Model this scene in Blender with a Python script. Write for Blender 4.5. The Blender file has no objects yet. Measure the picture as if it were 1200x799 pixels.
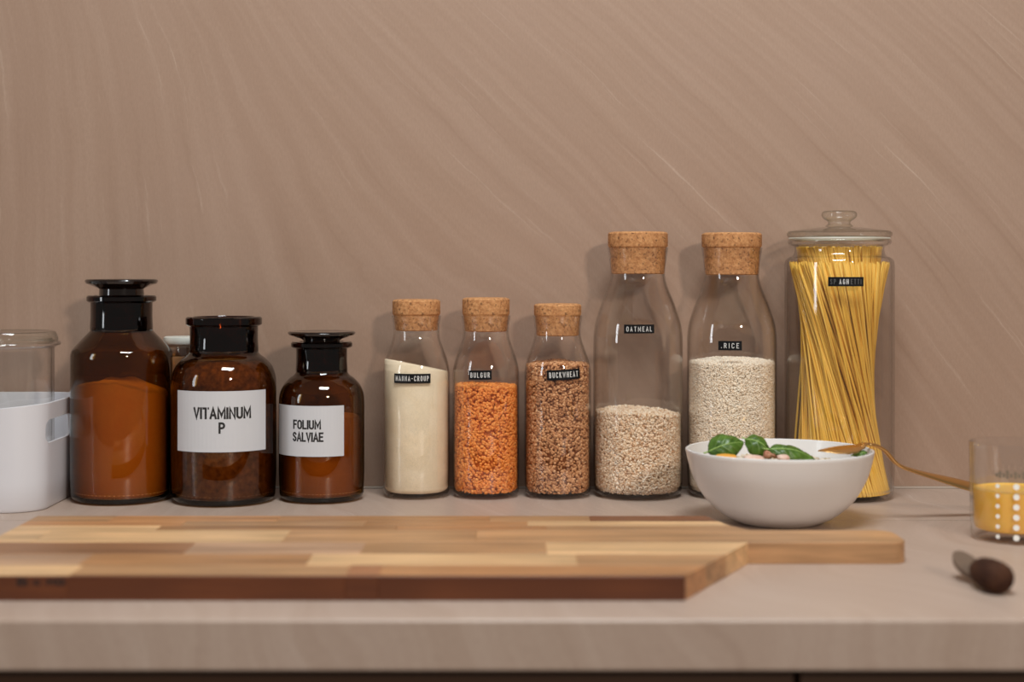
import bpy, bmesh, math, random
import numpy as np
from mathutils import Vector, Matrix, noise

random.seed(7)
rng = np.random.default_rng(7)
C = bpy.context.scene.collection
PI = math.pi

# ------------------------------------------------------------------ camera
ZW = 1.700                       # distance from the lens to the back wall (wall plane is y = 0)
H = 0.2427                       # lens height above the worktop (worktop top is z = 0)
cd = bpy.data.cameras.new('camera')
cam = bpy.data.objects.new('camera', cd); C.objects.link(cam)
cam.location = (0, -ZW, H); cam.rotation_euler = (PI/2, 0, 0)
cd.lens = 54; cd.sensor_width = 36; cd.shift_y = -84.5/1200
cd.clip_start = .05
cd.dof.use_dof = True; cd.dof.focus_distance = 1.60; cd.dof.aperture_fstop = 3.4
bpy.context.scene.camera = cam

# ------------------------------------------------------------------ world, lights, exposure
sc = bpy.context.scene
sc.view_settings.view_transform = 'Standard'
sc.view_settings.look = 'None'; sc.view_settings.gamma = 1
sc.view_settings.use_curve_mapping = False
sc.view_settings.exposure = 0.0
sc.cycles.transparent_max_bounces = 32
sc.cycles.max_bounces = 10
w = bpy.data.worlds.new('world'); sc.world = w; w.use_nodes = True
w.node_tree.nodes['Background'].inputs[0].default_value = (1.0, .91, .84, 1)
w.node_tree.nodes['Background'].inputs[1].default_value = .14

def area(name, loc, target, sx, sy, power, col):
    l = bpy.data.lights.new(name, 'AREA'); l.shape = 'RECTANGLE'; l.size = sx; l.size_y = sy
    l.energy = power; l.color = col
    o = bpy.data.objects.new(name, l); C.objects.link(o); o.location = loc
    o.rotation_euler = (Vector(target) - Vector(loc)).to_track_quat('-Z', 'Y').to_euler()
    return o
area('ceiling_lamp_light', (1.38, -3.6, 1.50), (.0, -.1, .15), .28, .28, 43, (1.0, .865, .74))
area('ceiling_fill_light', (.1, -1.05, 1.65), (.1, -.62, 0), .7, .5, 27, (.90, .97, 1.0))
area('window_light', (-2.5, -1.5, .70), (0, -.2, .15), .30, 1.2, 9, (.90, .95, 1.0))

# ------------------------------------------------------------------ helpers
def P(px, py, Z):                # a measured direction at distance Z from the lens -> world point
    return Vector(((px-600)*Z/1800, Z-ZW, H-(py-315)*Z/1800))

def tag(o, label=None, cat=None, group=None, kind=None):
    if label: o['label'] = label
    if cat: o['category'] = cat
    if group: o['group'] = group
    if kind: o['kind'] = kind
    return o

def thing(name, loc, label, cat, group=None, rz=0):
    o = bpy.data.objects.new(name, None); C.objects.link(o)
    o.empty_display_size = .02
    o.location = loc; o.rotation_euler = (0, 0, rz)
    return tag(o, label, cat, group)

def link_bm(name, bm, m, parent=None, smooth=True, loc=None):
    me = bpy.data.meshes.new(name)
    bm.normal_update(); bm.to_mesh(me); bm.free()
    if m: me.materials.append(m)
    if smooth:
        me.shade_smooth()
    o = bpy.data.objects.new(name, me); C.objects.link(o)
    if parent: o.parent = parent
    if loc is not None: o.location = loc
    return o

def auto_smooth(o, ang=35):
    me = o.data
    bm = bmesh.new(); bm.from_mesh(me)
    for e in bm.edges:
        if len(e.link_faces) == 2 and e.calc_face_angle(0) > math.radians(ang): e.smooth = False
    bm.to_mesh(me); bm.free()
    return o

def lathe(name, prof, m, parent=None, segs=72, loc=None, closed=True, ang=35):
    """prof: list of (radius, z) outside-bottom axis ... to inside-bottom axis; ends on the axis are capped"""
    bm = bmesh.new(); rings = []
    for r, z in prof:
        if r < 1e-6: rings.append([bm.verts.new((0, 0, z))])
        else: rings.append([bm.verts.new((r*math.cos(2*PI*k/segs), r*math.sin(2*PI*k/segs), z)) for k in range(segs)])
    pairs = list(zip(rings, rings[1:]))
    for a, b in pairs:
        for k in range(segs):
            k2 = (k+1) % segs
            if len(a) == 1 and len(b) == 1: continue
            if len(a) == 1: bm.faces.new((a[0], b[k], b[k2]))
            elif len(b) == 1: bm.faces.new((a[k], b[0], a[k2]))
            else: bm.faces.new((a[k], b[k], b[k2], a[k2]))
    bmesh.ops.recalc_face_normals(bm, faces=bm.faces)
    return auto_smooth(link_bm(name, bm, m, parent, True, loc), ang)

def smooth_prof(pts, n=5):
    """Catmull-Rom through (r, z) points"""
    out = []
    P_ = [pts[0]] + list(pts) + [pts[-1]]
    for i in range(1, len(P_)-2):
        p0, p1, p2, p3 = [np.array(P_[j], float) for j in (i-1, i, i+1, i+2)]
        for k in range(n):
            t = k/n
            q = .5*((2*p1)+(-p0+p2)*t+(2*p0-5*p1+4*p2-p3)*t*t+(-p0+3*p1-3*p2+p3)*t**3)
            out.append((max(q[0], 0), q[1]))
    out.append(tuple(pts[-1]))
    return out

def corner(r, z0, rad, n=6, sign=1):
    """rounded bottom corner from (r-rad, z0) to (r, z0+rad)"""
    return [(r-rad+rad*math.sin(a), z0+rad-rad*math.cos(a)) for a in [PI/2*k/n for k in range(n+1)]]

def box_bm(bm, x0, x1, y0, y1, z0, z1, bev=0, seg=2):
    r = bmesh.ops.create_cube(bm, size=1)
    vs = r['verts']
    for v in vs:
        v.co = Vector((x0 if v.co.x < 0 else x1, y0 if v.co.y < 0 else y1, z0 if v.co.z < 0 else z1))
    if bev:
        es = list({e for v in vs for e in v.link_edges})
        bmesh.ops.bevel(bm, geom=es, offset=bev, segments=seg, affect='EDGES', profile=.6)
    return bm

def mesh_np(name, V, F, m, parent=None, smooth=True, attrs=None, loc=None):
    me = bpy.data.meshes.new(name)
    V = np.asarray(V, np.float32); F = np.asarray(F, np.int32)
    nv, nf, k = len(V), len(F), F.shape[1]
    me.vertices.add(nv); me.vertices.foreach_set('co', V.ravel())
    me.loops.add(nf*k); me.loops.foreach_set('vertex_index', F.ravel())
    me.polygons.add(nf); me.polygons.foreach_set('loop_start', np.arange(0, nf*k, k, dtype=np.int32))
    me.update(calc_edges=True); me.validate()
    if attrs is not None:
        a = me.attributes.new('tone', 'FLOAT', 'POINT'); a.data.foreach_set('value', np.asarray(attrs, np.float32))
    me.materials.append(m)
    if smooth: me.shade_smooth()
    o = bpy.data.objects.new(name, me); C.objects.link(o)
    if parent: o.parent = parent
    if loc is not None: o.location = loc
    return o

# ------------------------------------------------------------------ node helpers
class G:
    def __init__(s, name):
        s.m = bpy.data.materials.new(name); s.m.use_nodes = True
        s.t = s.m.node_tree; s.t.nodes.clear()
        s.out = s.t.nodes.new('ShaderNodeOutputMaterial')
    def n(s, typ, **kw):
        nd = s.t.nodes.new(typ)
        for k, v in kw.items(): setattr(nd, k, v)
        return nd
    def set(s, sock, v):
        if isinstance(v, bpy.types.NodeSocket): s.t.links.new(v, sock)
        elif v is not None:
            if isinstance(v, (tuple, list)) and len(v) == 3 and sock.type == 'RGBA': v = (*v, 1)
            sock.default_value = v
    def math(s, op, a, b=None, c=None, clamp=False):
        nd = s.n('ShaderNodeMath', operation=op); nd.use_clamp = clamp
        s.set(nd.inputs[0], a)
        if b is not None: s.set(nd.inputs[1], b)
        if c is not None: s.set(nd.inputs[2], c)
        return nd.outputs[0]
    def sep(s, v):
        nd = s.n('ShaderNodeSeparateXYZ'); s.set(nd.inputs[0], v); return nd.outputs
    def comb(s, x=0, y=0, z=0):
        nd = s.n('ShaderNodeCombineXYZ')
        for i, v in enumerate((x, y, z)): s.set(nd.inputs[i], v)
        return nd.outputs[0]
    def pos(s): return s.n('ShaderNodeNewGeometry').outputs['Position']
    def obj(s): return s.n('ShaderNodeTexCoord').outputs['Object']
    def noise(s, v, scale=5, detail=3, rough=.5, dist=0):
        nd = s.n('ShaderNodeTexNoise'); s.set(nd.inputs['Vector'], v)
        s.set(nd.inputs['Scale'], scale); s.set(nd.inputs['Detail'], detail)
        s.set(nd.inputs['Roughness'], rough); s.set(nd.inputs['Distortion'], dist)
        return nd.outputs['Fac']
    def vor(s, v, scale=5, feature='F1', out='Distance'):
        nd = s.n('ShaderNodeTexVoronoi', feature=feature); s.set(nd.inputs['Vector'], v); s.set(nd.inputs['Scale'], scale)
        return nd.outputs[out]
    def mr(s, v, a, b, c=0, d=1, mode='LINEAR'):
        nd = s.n('ShaderNodeMapRange', interpolation_type=mode)
        for i, q in enumerate((v, a, b, c, d)): s.set(nd.inputs[i], q)
        return nd.outputs[0]
    def mix(s, f, a, b, mode='MIX'):
        nd = s.n('ShaderNodeMix', data_type='RGBA', blend_type=mode)
        s.set(nd.inputs[0], f); s.set(nd.inputs[6], a); s.set(nd.inputs[7], b)
        return nd.outputs[2]
    def ramp(s, v, stops):
        nd = s.n('ShaderNodeValToRGB'); s.set(nd.inputs[0], v); cr = nd.color_ramp
        while len(cr.elements) < len(stops): cr.elements.new(.5)
        for e, (p, c) in zip(cr.elements, stops): e.position = p; e.color = (*c, 1)
        return nd.outputs[0]
    def bump(s, h, strength=.3, dist=.001):
        nd = s.n('ShaderNodeBump'); s.set(nd.inputs['Height'], h)
        nd.inputs['Strength'].default_value = strength; nd.inputs['Distance'].default_value = dist
        return nd.outputs[0]
    def princ(s, base, rough=.5, normal=None, **kw):
        nd = s.n('ShaderNodeBsdfPrincipled'); s.set(nd.inputs['Base Color'], base); s.set(nd.inputs['Roughness'], rough)
        if normal is not None: s.set(nd.inputs['Normal'], normal)
        for k, v in kw.items(): s.set(nd.inputs[k.replace('_', ' ')], v)
        s.t.links.new(nd.outputs[0], s.out.inputs[0]); return nd

def plain(name, col, rough=.5, **kw):
    g = G(name); g.princ(col, rough, **kw); return g.m

def glass_mat(name, tint, edge, rough=.015, power=2.5, spec=.04):
    """clear thin glass: tinted transmission that deepens towards grazing view + Fresnel reflection"""
    g = G(name)
    lw = g.n('ShaderNodeLayerWeight'); lw.inputs['Blend'].default_value = .5
    f = lw.outputs['Facing']
    tr = g.n('ShaderNodeBsdfTransparent'); g.set(tr.inputs[0], g.mix(g.math('POWER', f, power), tint, edge))
    gl = g.n('ShaderNodeBsdfGlossy'); gl.inputs['Roughness'].default_value = rough
    gl.inputs['Color'].default_value = (1, 1, 1, 1)
    fr = g.math('MULTIPLY_ADD', g.math('POWER', f, 5.0), 1-spec, spec)
    mx = g.n('ShaderNodeMixShader'); g.set(mx.inputs[0], fr)
    g.t.links.new(tr.outputs[0], mx.inputs[1]); g.t.links.new(gl.outputs[0], mx.inputs[2])
    g.t.links.new(mx.outputs[0], g.out.inputs[0])
    return g.m

# ------------------------------------------------------------------ materials
def laminate(name, wall=True):
    g = G(name); p = g.sep(g.pos())
    X, Y, Z = p
    if wall:
        x = g.math('MULTIPLY_ADD', X, 1059, 600)
        d = g.math('MULTIPLY_ADD', Z, -1059, 572)         # runs downward
        big = g.noise(g.comb(g.math('MULTIPLY', x, .0022), g.math('MULTIPLY', d, .0022), 0), 1, 2)
        s_ = g.mr(x, -50, 700, .16, 1.25, 'SMOOTHSTEP')
        L = g.mr(x, 150, 1100, 200, 900, 'SMOOTHSTEP')
        dd = g.math('MAXIMUM', g.math('ADD', d, 60), -200)
        sat = g.math('MULTIPLY', L, g.math('SUBTRACT', 1, g.math('EXPONENT', g.math('DIVIDE', g.math('MULTIPLY', dd, -1), L))))
        u = g.math('SUBTRACT', x, g.math('MULTIPLY', s_, sat))
        u = g.math('ADD', u, g.math('MULTIPLY', g.math('SUBTRACT', big, .5), 50))
        along = d
    else:
        # veins of the worktop, in world units
        x = g.math('MULTIPLY_ADD', X, 1059, 600)
        y = g.math('MULTIPLY', g.math('ADD', Y, Z), 1059)
        big = g.noise(g.comb(g.math('MULTIPLY', x, .003), g.math('MULTIPLY', y, .003), 3.3), 1, 2)
        u = g.math('ADD', g.math('MULTIPLY_ADD', y, .25, x), g.math('MULTIPLY', big, 260))
        along = y
    wob = g.noise(g.comb(g.math('MULTIPLY', x, .02), g.math('MULTIPLY', along, .03), 1.0), 1, 2)
    u2 = g.math('ADD', u, g.math('MULTIPLY', wob, 7))
    n1 = g.noise(g.comb(g.math('MULTIPLY', u2, .011), g.math('MULTIPLY', along, .0007), 0), 1, 3, .55)
    n2 = g.noise(g.comb(g.math('MULTIPLY', u2, .06), g.math('MULTIPLY', along, .0022), 5), 1, 4, .6)
    n3 = g.noise(g.comb(g.math('MULTIPLY', u2, .17), g.math('MULTIPLY', along, .006), 9), 1, 3, .6)
    fib = g.noise(g.comb(g.math('MULTIPLY', x, .55), g.math('MULTIPLY', along, .16), 2), 1, 3, .7)
    cloud = g.noise(g.comb(g.math('MULTIPLY', x, .006), g.math('MULTIPLY', along, .006), 7), 1, 2, .5)
    t = g.mr(n1, .3, .7)
    k_ = (lambda c: (c[0]*.77, c[1]*.68, c[2]*.61)) if wall else (lambda c: c)
    col = g.mix(t, k_((.465, .342, .268)), k_((.505, .381, .305)))
    col = g.mix(g.math('MULTIPLY', g.mr(n2, .42, .66, 0, 1, 'SMOOTHSTEP'), .34), col, k_((.60, .475, .395)))
    thin = g.math('MULTIPLY', g.mr(n3, .60, .72, 0, 1, 'SMOOTHSTEP'), g.mr(n1, .45, .60, .15, .85))
    col = g.mix(thin, col, k_((.66, .55, .47)))
    dark = g.math('MULTIPLY', g.mr(n2, .42, .28, 0, 1, 'SMOOTHSTEP'), .30)
    col = g.mix(dark, col, k_((.33, .22, .155)))
    col = g.mix(g.mr(fib, .25, .75, .34, 0), col, k_((.29, .20, .15)))
    col = g.mix(g.mr(cloud, .3, .7, .0, .22), col, k_((.50, .385, .33)))
    g.princ(col, .55 if wall else .42, g.bump(fib, .12, .0005), Specular_IOR_Level=.35 if wall else .5)
    return g.m
M = {}
M['wall'] = laminate('beige_wall_laminate', True)
M['top'] = laminate('beige_worktop_laminate', False)
M['joint'] = plain('joint_filler', (.12, .08, .06), .7)
M['seal'] = plain('sealant', (.42, .35, .29), .6)
M['cab'] = plain('dark_brown_cabinet', (.055, .024, .010), .5)
M['floor'] = plain('floor_grey', (.20, .17, .15), .6)

def wood():
    g = G('laminated_wood'); oi = g.n('ShaderNodeObjectInfo')
    rnd = oi.outputs['Random']; col = oi.outputs['Color']
    x, y, z = g.sep(g.pos())
    off = g.math('MULTIPLY', rnd, 13)
    v = g.comb(g.math('ADD', g.math('MULTIPLY', x, 5), off), g.math('MULTIPLY', y, 90), g.math('ADD', g.math('MULTIPLY', z, 90), off))
    a = g.noise(v, 1, 4, .6, .6)
    b = g.noise(g.comb(g.math('MULTIPLY', x, 22), g.math('MULTIPLY', y, 420), g.math('MULTIPLY', z, 420)), 1, 3, .6)
    bb = g.noise(g.comb(g.math('MULTIPLY', x, 7), g.math('MULTIPLY', y, 16), off), 1, 2)
    k = g.mr(a, .3, .72, .62, 1.18)
    c = g.mix(1, col, g.comb(k, k, k), 'MULTIPLY')
    k2 = g.mr(b, .25, .75, .86, 1.1)
    c = g.mix(1, c, g.comb(k2, k2, k2), 'MULTIPLY')
    k3 = g.mr(bb, .3, .7, .82, 1.15)
    c = g.mix(1, c, g.comb(k3, k3, k3), 'MULTIPLY')
    # darker brown along the front edge of the board
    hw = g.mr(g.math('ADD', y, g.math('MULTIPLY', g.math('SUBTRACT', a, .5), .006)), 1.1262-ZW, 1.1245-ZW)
    edge_col = g.mix(g.mr(bb, .3, .7), (.155, .046, .015), (.09, .026, .009))
    edge_col = g.mix(g.mr(a, .3, .7, 0, .6), edge_col, (.07, .020, .010))
    c = g.mix(hw, c, edge_col)
    g.princ(c, .45, g.bump(a, .1, .0004), Specular_IOR_Level=.35)
    return g.m
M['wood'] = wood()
M['char'] = plain('charred_wood', (.014, .008, .006), .8)

def cork():
    g = G('cork'); p = g.obj()
    a = g.noise(p, 260, 4, .65); b = g.vor(p, 420); c2 = g.noise(p, 700, 2, .6)
    col = g.ramp(a, [(.3, (.34, .125, .042)), (.5, (.54, .245, .095)), (.72, (.72, .38, .165))])
    col = g.mix(g.mr(g.noise(p, 330, 2, .5, .4), .60, .66, 0, .85), col, (.13, .045, .018))
    col = g.mix(g.mr(b, .0, .35, .35, 0), col, (.30, .12, .045))
    col = g.mix(g.mr(c2, .3, .7, .0, .25), col, (.75, .46, .23))
    g.princ(col, .85, g.bump(a, .5, .0012), Specular_IOR_Level=.2)
    return g.m
M['cork'] = cork()
M['clear'] = glass_mat('clear_glass', (.992, .991, .988), (.30, .28, .26), power=5.5, spec=.045)
M['clear_thick'] = glass_mat('clear_thick_glass', (.965, .975, .955), (.42, .42, .38), power=2.6, spec=.05)
M['amber'] = glass_mat('amber_glass', (.765, .56, .285), (.02, .008, .003), power=1.75, spec=.045)
M['amber_dark'] = glass_mat('thick_amber_glass', (.26, .10, .045), (.02, .006, .002), power=1.4, spec=.055)
M['tape'] = plain('black_embossing_tape', (.006, .006, .007), .5, Specular_IOR_Level=.2)
M['emboss'] = plain('white_embossed_letters', (.72, .71, .69), .6)
M['emboss_faint'] = plain('worn_embossed_letters', (.10, .10, .10), .6)
M['paper'] = plain('white_label_paper', (.60, .60, .62), .6)
M['ink'] = plain('black_ink', (.012, .010, .010), .6)
M['ceramic'] = plain('white_glazed_ceramic', (.78, .755, .735), .28, Coat_Weight=.25)
M['plastic'] = plain('white_plastic', (.70, .69, .72), .42)
M['gold'] = plain('brushed_gold_metal', (.80, .50, .20), .28, Metallic=1.0)
M['seal_ring'] = plain('pale_seal_ring', (.75, .74, .66), .45)

def grain_mat(name, lo, mid, hi, rough=.6, sss=0):
    g = G(name); at = g.n('ShaderNodeAttribute', attribute_name='tone')
    n = g.noise(g.obj(), 900, 2, .6)
    f = g.math('ADD', at.outputs['Fac'], g.math('MULTIPLY', g.math('SUBTRACT', n, .5), .35))
    g.princ(g.ramp(f, [(0.02, lo), (.5, mid), (.98, hi)]), rough, Specular_IOR_Level=.3)
    return g.m
M['bulgur'] = grain_mat('orange_bulgur', (.50, .11, .015), (.93, .31, .06), (1.0, .42, .11))
M['buckwheat'] = grain_mat('brown_buckwheat', (.22, .07, .025), (.62, .29, .125), (.86, .50, .26))
M['oat'] = grain_mat('oat_flakes', (.58, .31, .15), (.93, .72, .51), (1.0, .90, .76))
M['rice'] = grain_mat('white_rice', (.90, .72, .53), (.99, .86, .70), (1.0, .92, .79))
M['pasta'] = grain_mat('spaghetti', (.74, .40, .055), (.84, .49, .075), (.90, .57, .12), .5)
def powder(name, c1, c2, sc_=60, fine=900):
    g = G(name); p = g.obj(); a = g.noise(p, sc_, 3, .5); b = g.noise(p, fine, 2, .6)
    col = g.mix(g.mr(a, .3, .7), c1, c2)
    k = g.mr(b, .2, .8, .86, 1.1); col = g.mix(1, col, g.comb(k, k, k), 'MULTIPLY')
    g.princ(col, .85, g.bump(b, .3, .0008), Specular_IOR_Level=.15); return g.m
M['semolina'] = powder('cream_semolina', (.80, .65, .45), (.85, .71, .52))
M['cocoa'] = powder('pale_brown_powder', (.98, .66, .40), (1.0, .80, .55), 35)
M['ground'] = powder('coarse_brown_grounds', (.12, .08, .06), (.42, .28, .20), 160, 420)
M['herb'] = powder('brown_herb_powder', (.62, .42, .28), (.8, .56, .40), 40)
M['spice'] = powder('dark_spice', (.22, .10, .045), (.34, .17, .07), 60)
M['salad'] = powder('salad_bed', (.70, .60, .50), (.80, .55, .42), 90)

# ------------------------------------------------------------------ setting
def slab(name, x0, x1, y0, y1, z0, z1, m, bev=.0, parent=None, seg=2, front_only=False):
    bm = bmesh.new(); box_bm(bm, x0, x1, y0, y1, z0, z1, 0 if front_only else bev, seg)
    if front_only:
        es = [e for e in bm.edges if all(abs(v.co.y-y0) < 1e-6 for v in e.verts) and abs(e.verts[0].co.z-e.verts[1].co.z) < 1e-6]
        bmesh.ops.bevel(bm, geom=es, offset=bev, segments=seg, affect='EDGES', profile=.6)
    o = link_bm(name, bm, m, parent, False)
    return auto_smooth(o, 60)
tag(slab('wall_back', -2.2, 2.2, 0, .10, -.92, 1.72, M['wall']), 'beige wall panel with flowing sandstone-like veins behind the bottles', kind='structure')
tag(slab('floor', -2.2, 2.2, -4.2, .10, -1.0, -.92, M['floor']), 'plain floor below the cabinets', kind='structure')
tag(slab('trim_1', -2.2, 2.2, -.0035, 0, 0, .0022, M['seal'], .0008), 'thin pale sealant line where the worktop meets the wall', kind='structure')

ZF, ZS = 1.063, 1.483
wt = thing('kitchen_worktop', (0, ZF-ZW, -.036), 'long beige stone-look kitchen worktop everything stands on', 'worktop')
def local(o, t):                                     # geometry was written in world units; hang it on its thing
    o.data.transform(Matrix.Translation(-Vector(t.location))); o.parent = t; return o
local(slab('front_slab', -1.6, 1.6, ZF-ZW, ZS-ZW-.0009, -.036, 0, M['top'], .0025, seg=3, front_only=True), wt)
local(slab('rear_slab', -1.6, 1.6, ZS-ZW+.0009, -.0005, -.036, 0, M['top']), wt)
local(slab('joint_strip', -1.6, 1.6, ZS-ZW-.0009, ZS-ZW+.0009, -.036, -.0012, M['joint']), wt)
cb = thing('base_cabinet', (0, -.3, -.92), 'dark brown base cabinet below the front edge of the worktop', 'cabinet')
local(slab('body', -1.6, 1.6, -.600, -.01, -.82, -.0362, M['cab'], .001), cb)
local(slab('plinth', -1.6, 1.6, -.55, -.03, -.92, -.82, M['cab'], .001), cb)
for x0 in (-1.6, -1.0, -.4, .2, .8):
    local(slab('door', x0+.002, x0+.598, -.622, -.6005, -.815, -.0395, M['cab'], .0015), cb)

# ------------------------------------------------------------------ text and tapes on cylinders
def arc(cx, cy, rx, ry, a0, a1, n=7):
    return [(cx+rx*math.cos(math.radians(a0+(a1-a0)*k/n)), cy+ry*math.sin(math.radians(a0+(a1-a0)*k/n))) for k in range(n+1)]
W_ = .50
GL = {'I': (0, [[(0, 0), (0, 1)]]), '.': (.06, [[(.03, 0), (.03, .08)]]), '-': (.34, [[(.04, .48), (.30, .48)]]),
 'V': (W_, [[(0, 1), (.25, 0), (.50, 1)]]), 'T': (W_, [[(0, 1), (.5, 1)], [(.25, 1), (.25, 0)]]),
 'A': (W_+.04, [[(0, 0), (.27, 1), (.54, 0)], [(.09, .3), (.45, .3)]]),
 'M': (.66, [[(0, 0), (0, 1), (.33, .25), (.66, 1), (.66, 0)]]), 'N': (W_, [[(0, 0), (0, 1), (.5, 0), (.5, 1)]]),
 'W': (.70, [[(0, 1), (.17, 0), (.35, .8), (.53, 0), (.70, 1)]]),
 'U': (W_, [[(0, 1), (0, .24)] + arc(.25, .24, .25, .24, 180, 360) + [(.5, 1)]]),
 'P': (.46, [[(0, 0), (0, 1), (.22, 1)] + arc(.22, .74, .24, .26, 90, -90) + [(0, .48)]]),
 'R': (.48, [[(0, 0), (0, 1), (.22, 1)] + arc(.22, .75, .24, .25, 90, -90) + [(0, .50)], [(.22, .5), (.48, 0)]]),
 'B': (.48, [[(0, 0), (0, 1), (.22, 1)] + arc(.22, .76, .22, .24, 90, -90) + [(0, .52)], [(.22, .52)] + arc(.24, .26, .24, .26, 90, -90) + [(0, 0)]]),
 'D': (.48, [[(0, 0), (0, 1), (.2, 1)] + arc(.2, .72, .28, .28, 90, 0) + arc(.2, .28, .28, .28, 0, -90) + [(0, 0)]]),
 'F': (.42, [[(0, 0), (0, 1), (.42, 1)], [(0, .52), (.36, .52)]]), 'L': (.40, [[(0, 1), (0, 0), (.40, 0)]]),
 'E': (.43, [[(.43, 0), (0, 0), (0, 1), (.43, 1)], [(0, .52), (.37, .52)]]),
 'H': (W_, [[(0, 0), (0, 1)], [(.5, 0), (.5, 1)], [(0, .5), (.5, .5)]]),
 'K': (.48, [[(0, 0), (0, 1)], [(.46, 1), (0, .42)], [(.16, .60), (.48, 0)]]),
 'O': (W_, [arc(.25, .74, .25, .26, 0, 180) + arc(.25, .26, .25, .26, 180, 360) + [(.5, .74)]]),
 'C': (.48, [arc(.25, .74, .24, .26, 15, 180) + arc(.25, .26, .24, .26, 180, 345)]),
 'G': (.50, [arc(.25, .74, .24, .26, 15, 180) + arc(.25, .26, .24, .26, 180, 360) + [(.49, .46), (.28, .46)]]),
 'S': (.46, [arc(.23, .76, .22, .24, 20, 180) + [(.04, .66), (.40, .38)] + arc(.23, .25, .22, .25, 25, -160)])}
def text_data(s, height, width, extrude=.0002, stroke=.17, gap=.30):
    """letters drawn with strokes; (x, y, thickness), centred"""
    x = 0; lines = []
    for ch in s:
        w_, st = GL[ch]
        for pl in st: lines.append([(x+a, b) for a, b in pl])
        x += w_+gap
    tot = x-gap
    kx = (width-stroke*height)/max(tot, .3); ky = height*(1-stroke); hs = stroke*height/2
    bm = bmesh.new()
    for pl in lines:
        q = [Vector(((a-tot/2)*kx, (b-.5)*ky, 0)) for a, b in pl]
        q = [p for i, p in enumerate(q) if i == 0 or (p-q[i-1]).length > 1e-7]
        n = len(q); rows = []
        for i, p in enumerate(q):
            d0 = (q[i]-q[i-1]).normalized() if i else (q[1]-q[0]).normalized()
            d1 = (q[i+1]-q[i]).normalized() if i < n-1 else d0
            m_ = (d0+d1)
            m_ = m_.normalized() if m_.length > 1e-3 else d0
            nrm = Vector((-m_.y, m_.x, 0)); k = hs/max(.42, nrm.dot(Vector((-d0.y, d0.x, 0))))
            e = Vector()
            if i == 0: e = -d0*hs*.95
            if i == n-1: e = d0*hs*.95
            rows.append([bm.verts.new(p+e+nrm*k), bm.verts.new(p+e-nrm*k), bm.verts.new(p+e-nrm*k+Vector((0, 0, extrude))), bm.verts.new(p+e+nrm*k+Vector((0, 0, extrude)))])
        for a_, b_ in zip(rows, rows[1:]):
            for k in range(4): bm.faces.new((a_[k], b_[k], b_[(k+1) % 4], a_[(k+1) % 4]))
        bm.faces.new(rows[0]); bm.faces.new(rows[-1][::-1])
    return bm

def ang_at(X, Z, R, px):
    """angle on a cylinder (centre X, distance Z) whose surface is seen at column px"""
    lo, hi = -1.3, 1.3
    for _ in range(50):
        m_ = (lo+hi)/2
        if 600+1800*(X+R*math.sin(m_))/(Z-R*math.cos(m_)) < px: lo = m_
        else: hi = m_
    return (lo+hi)/2
def z_at(Z, R, ang, py): return H-(py-315)*(Z-R*math.cos(ang))/1800

def wrap(bm, R, ang0, z0, tilt=0):
    """(x, y, thickness) -> outside of a cylinder of radius R facing -y"""
    ct, st = math.cos(tilt), math.sin(tilt)
    for v in bm.verts:
        x, y, t = v.co
        x, y = x*ct-y*st, x*st+y*ct
        a = ang0 + x/R
        v.co = Vector(((R+t)*math.sin(a), -(R+t)*math.cos(a), z0+y))
    bmesh.ops.recalc_face_normals(bm, faces=bm.faces)
    return bm

def strip_bm(w_, h_, t_, n=14):
    bm = bmesh.new()
    cols = []
    for i in range(n+1):
        x = -w_/2+w_*i/n
        cols.append([bm.verts.new((x, sy*h_/2, t)) for sy, t in ((-1, 0), (1, 0), (1, t_), (-1, t_))])
    for a, b in zip(cols, cols[1:]):
        for k in range(4): bm.faces.new((a[k], b[k], b[(k+1) % 4], a[(k+1) % 4]))
    bm.faces.new(cols[0]); bm.faces.new(cols[-1][::-1])
    return bm

def tape(parent, R, ang0, z0, w_, h_, groups, tilt=0):
    """black embossing tape with white letters; groups = [(text, x centre fraction, width fraction, faint)]"""
    tp = link_bm('label_tape', wrap(strip_bm(w_, h_, .0004), R+.0002, ang0, z0, tilt), M['tape'], parent, False)
    tp['label'] = 'black embossed label tape'
    for s, cx, wf, faint in groups:
        bm = text_data(s, h_*.55, w_*wf, .00025, .115, .62)
        for v in bm.verts: v.co.x += cx*w_; v.co.z += .0002
        q = link_bm('lettering', wrap(bm, R+.0004, ang0, z0, tilt), M['emboss_faint' if faint else 'emboss'], tp, False)
        q['label'] = ('worn ' if faint else 'white ') + 'raised letters ' + s
    return tp

def paper_label(parent, R, ang0, z0, w_, h_, lines):
    lb = link_bm('paper_label', wrap(strip_bm(w_, h_, .0003, 24), R+.0002, ang0, z0), M['paper'], parent, False)
    lb['label'] = 'white paper label'
    for s, cx, cy, tw, th in lines:
        bm = text_data(s, th, tw, .00012, .185, .27)
        for v in bm.verts: v.co.x += cx; v.co.y += cy; v.co.z += .00025
        q = link_bm('lettering', wrap(bm, R+.0002, ang0, z0), M['ink'], lb, False)
        q['label'] = 'black printed word ' + s
    return lb

# ------------------------------------------------------------------ glass vessels
def shell(outer, thick, base):
    """outer: (r, z) from base corner up to rim. returns closed outer+inner profile"""
    o = [(0, outer[0][1]+.0018), (outer[0][0]*.80, outer[0][1]+.0018), (outer[0][0]*.93, outer[0][1]+.0002)] + outer
    inner = []
    for r, z in reversed(outer):
        if z > base+thick: inner.append((r-thick, z))
    rb = inner[-1][0]
    zb = base
    inner += [(rb-.0003, zb+.006), (rb-.002, zb+.0022), (rb-.006, zb+.0003), (rb*.6, zb), (0, zb)]
    rt, zt = outer[-1]
    lip = [(rt-thick*.25, zt+thick*.28), (rt-thick*.75, zt+thick*.28)]
    return o + lip + inner

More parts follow.
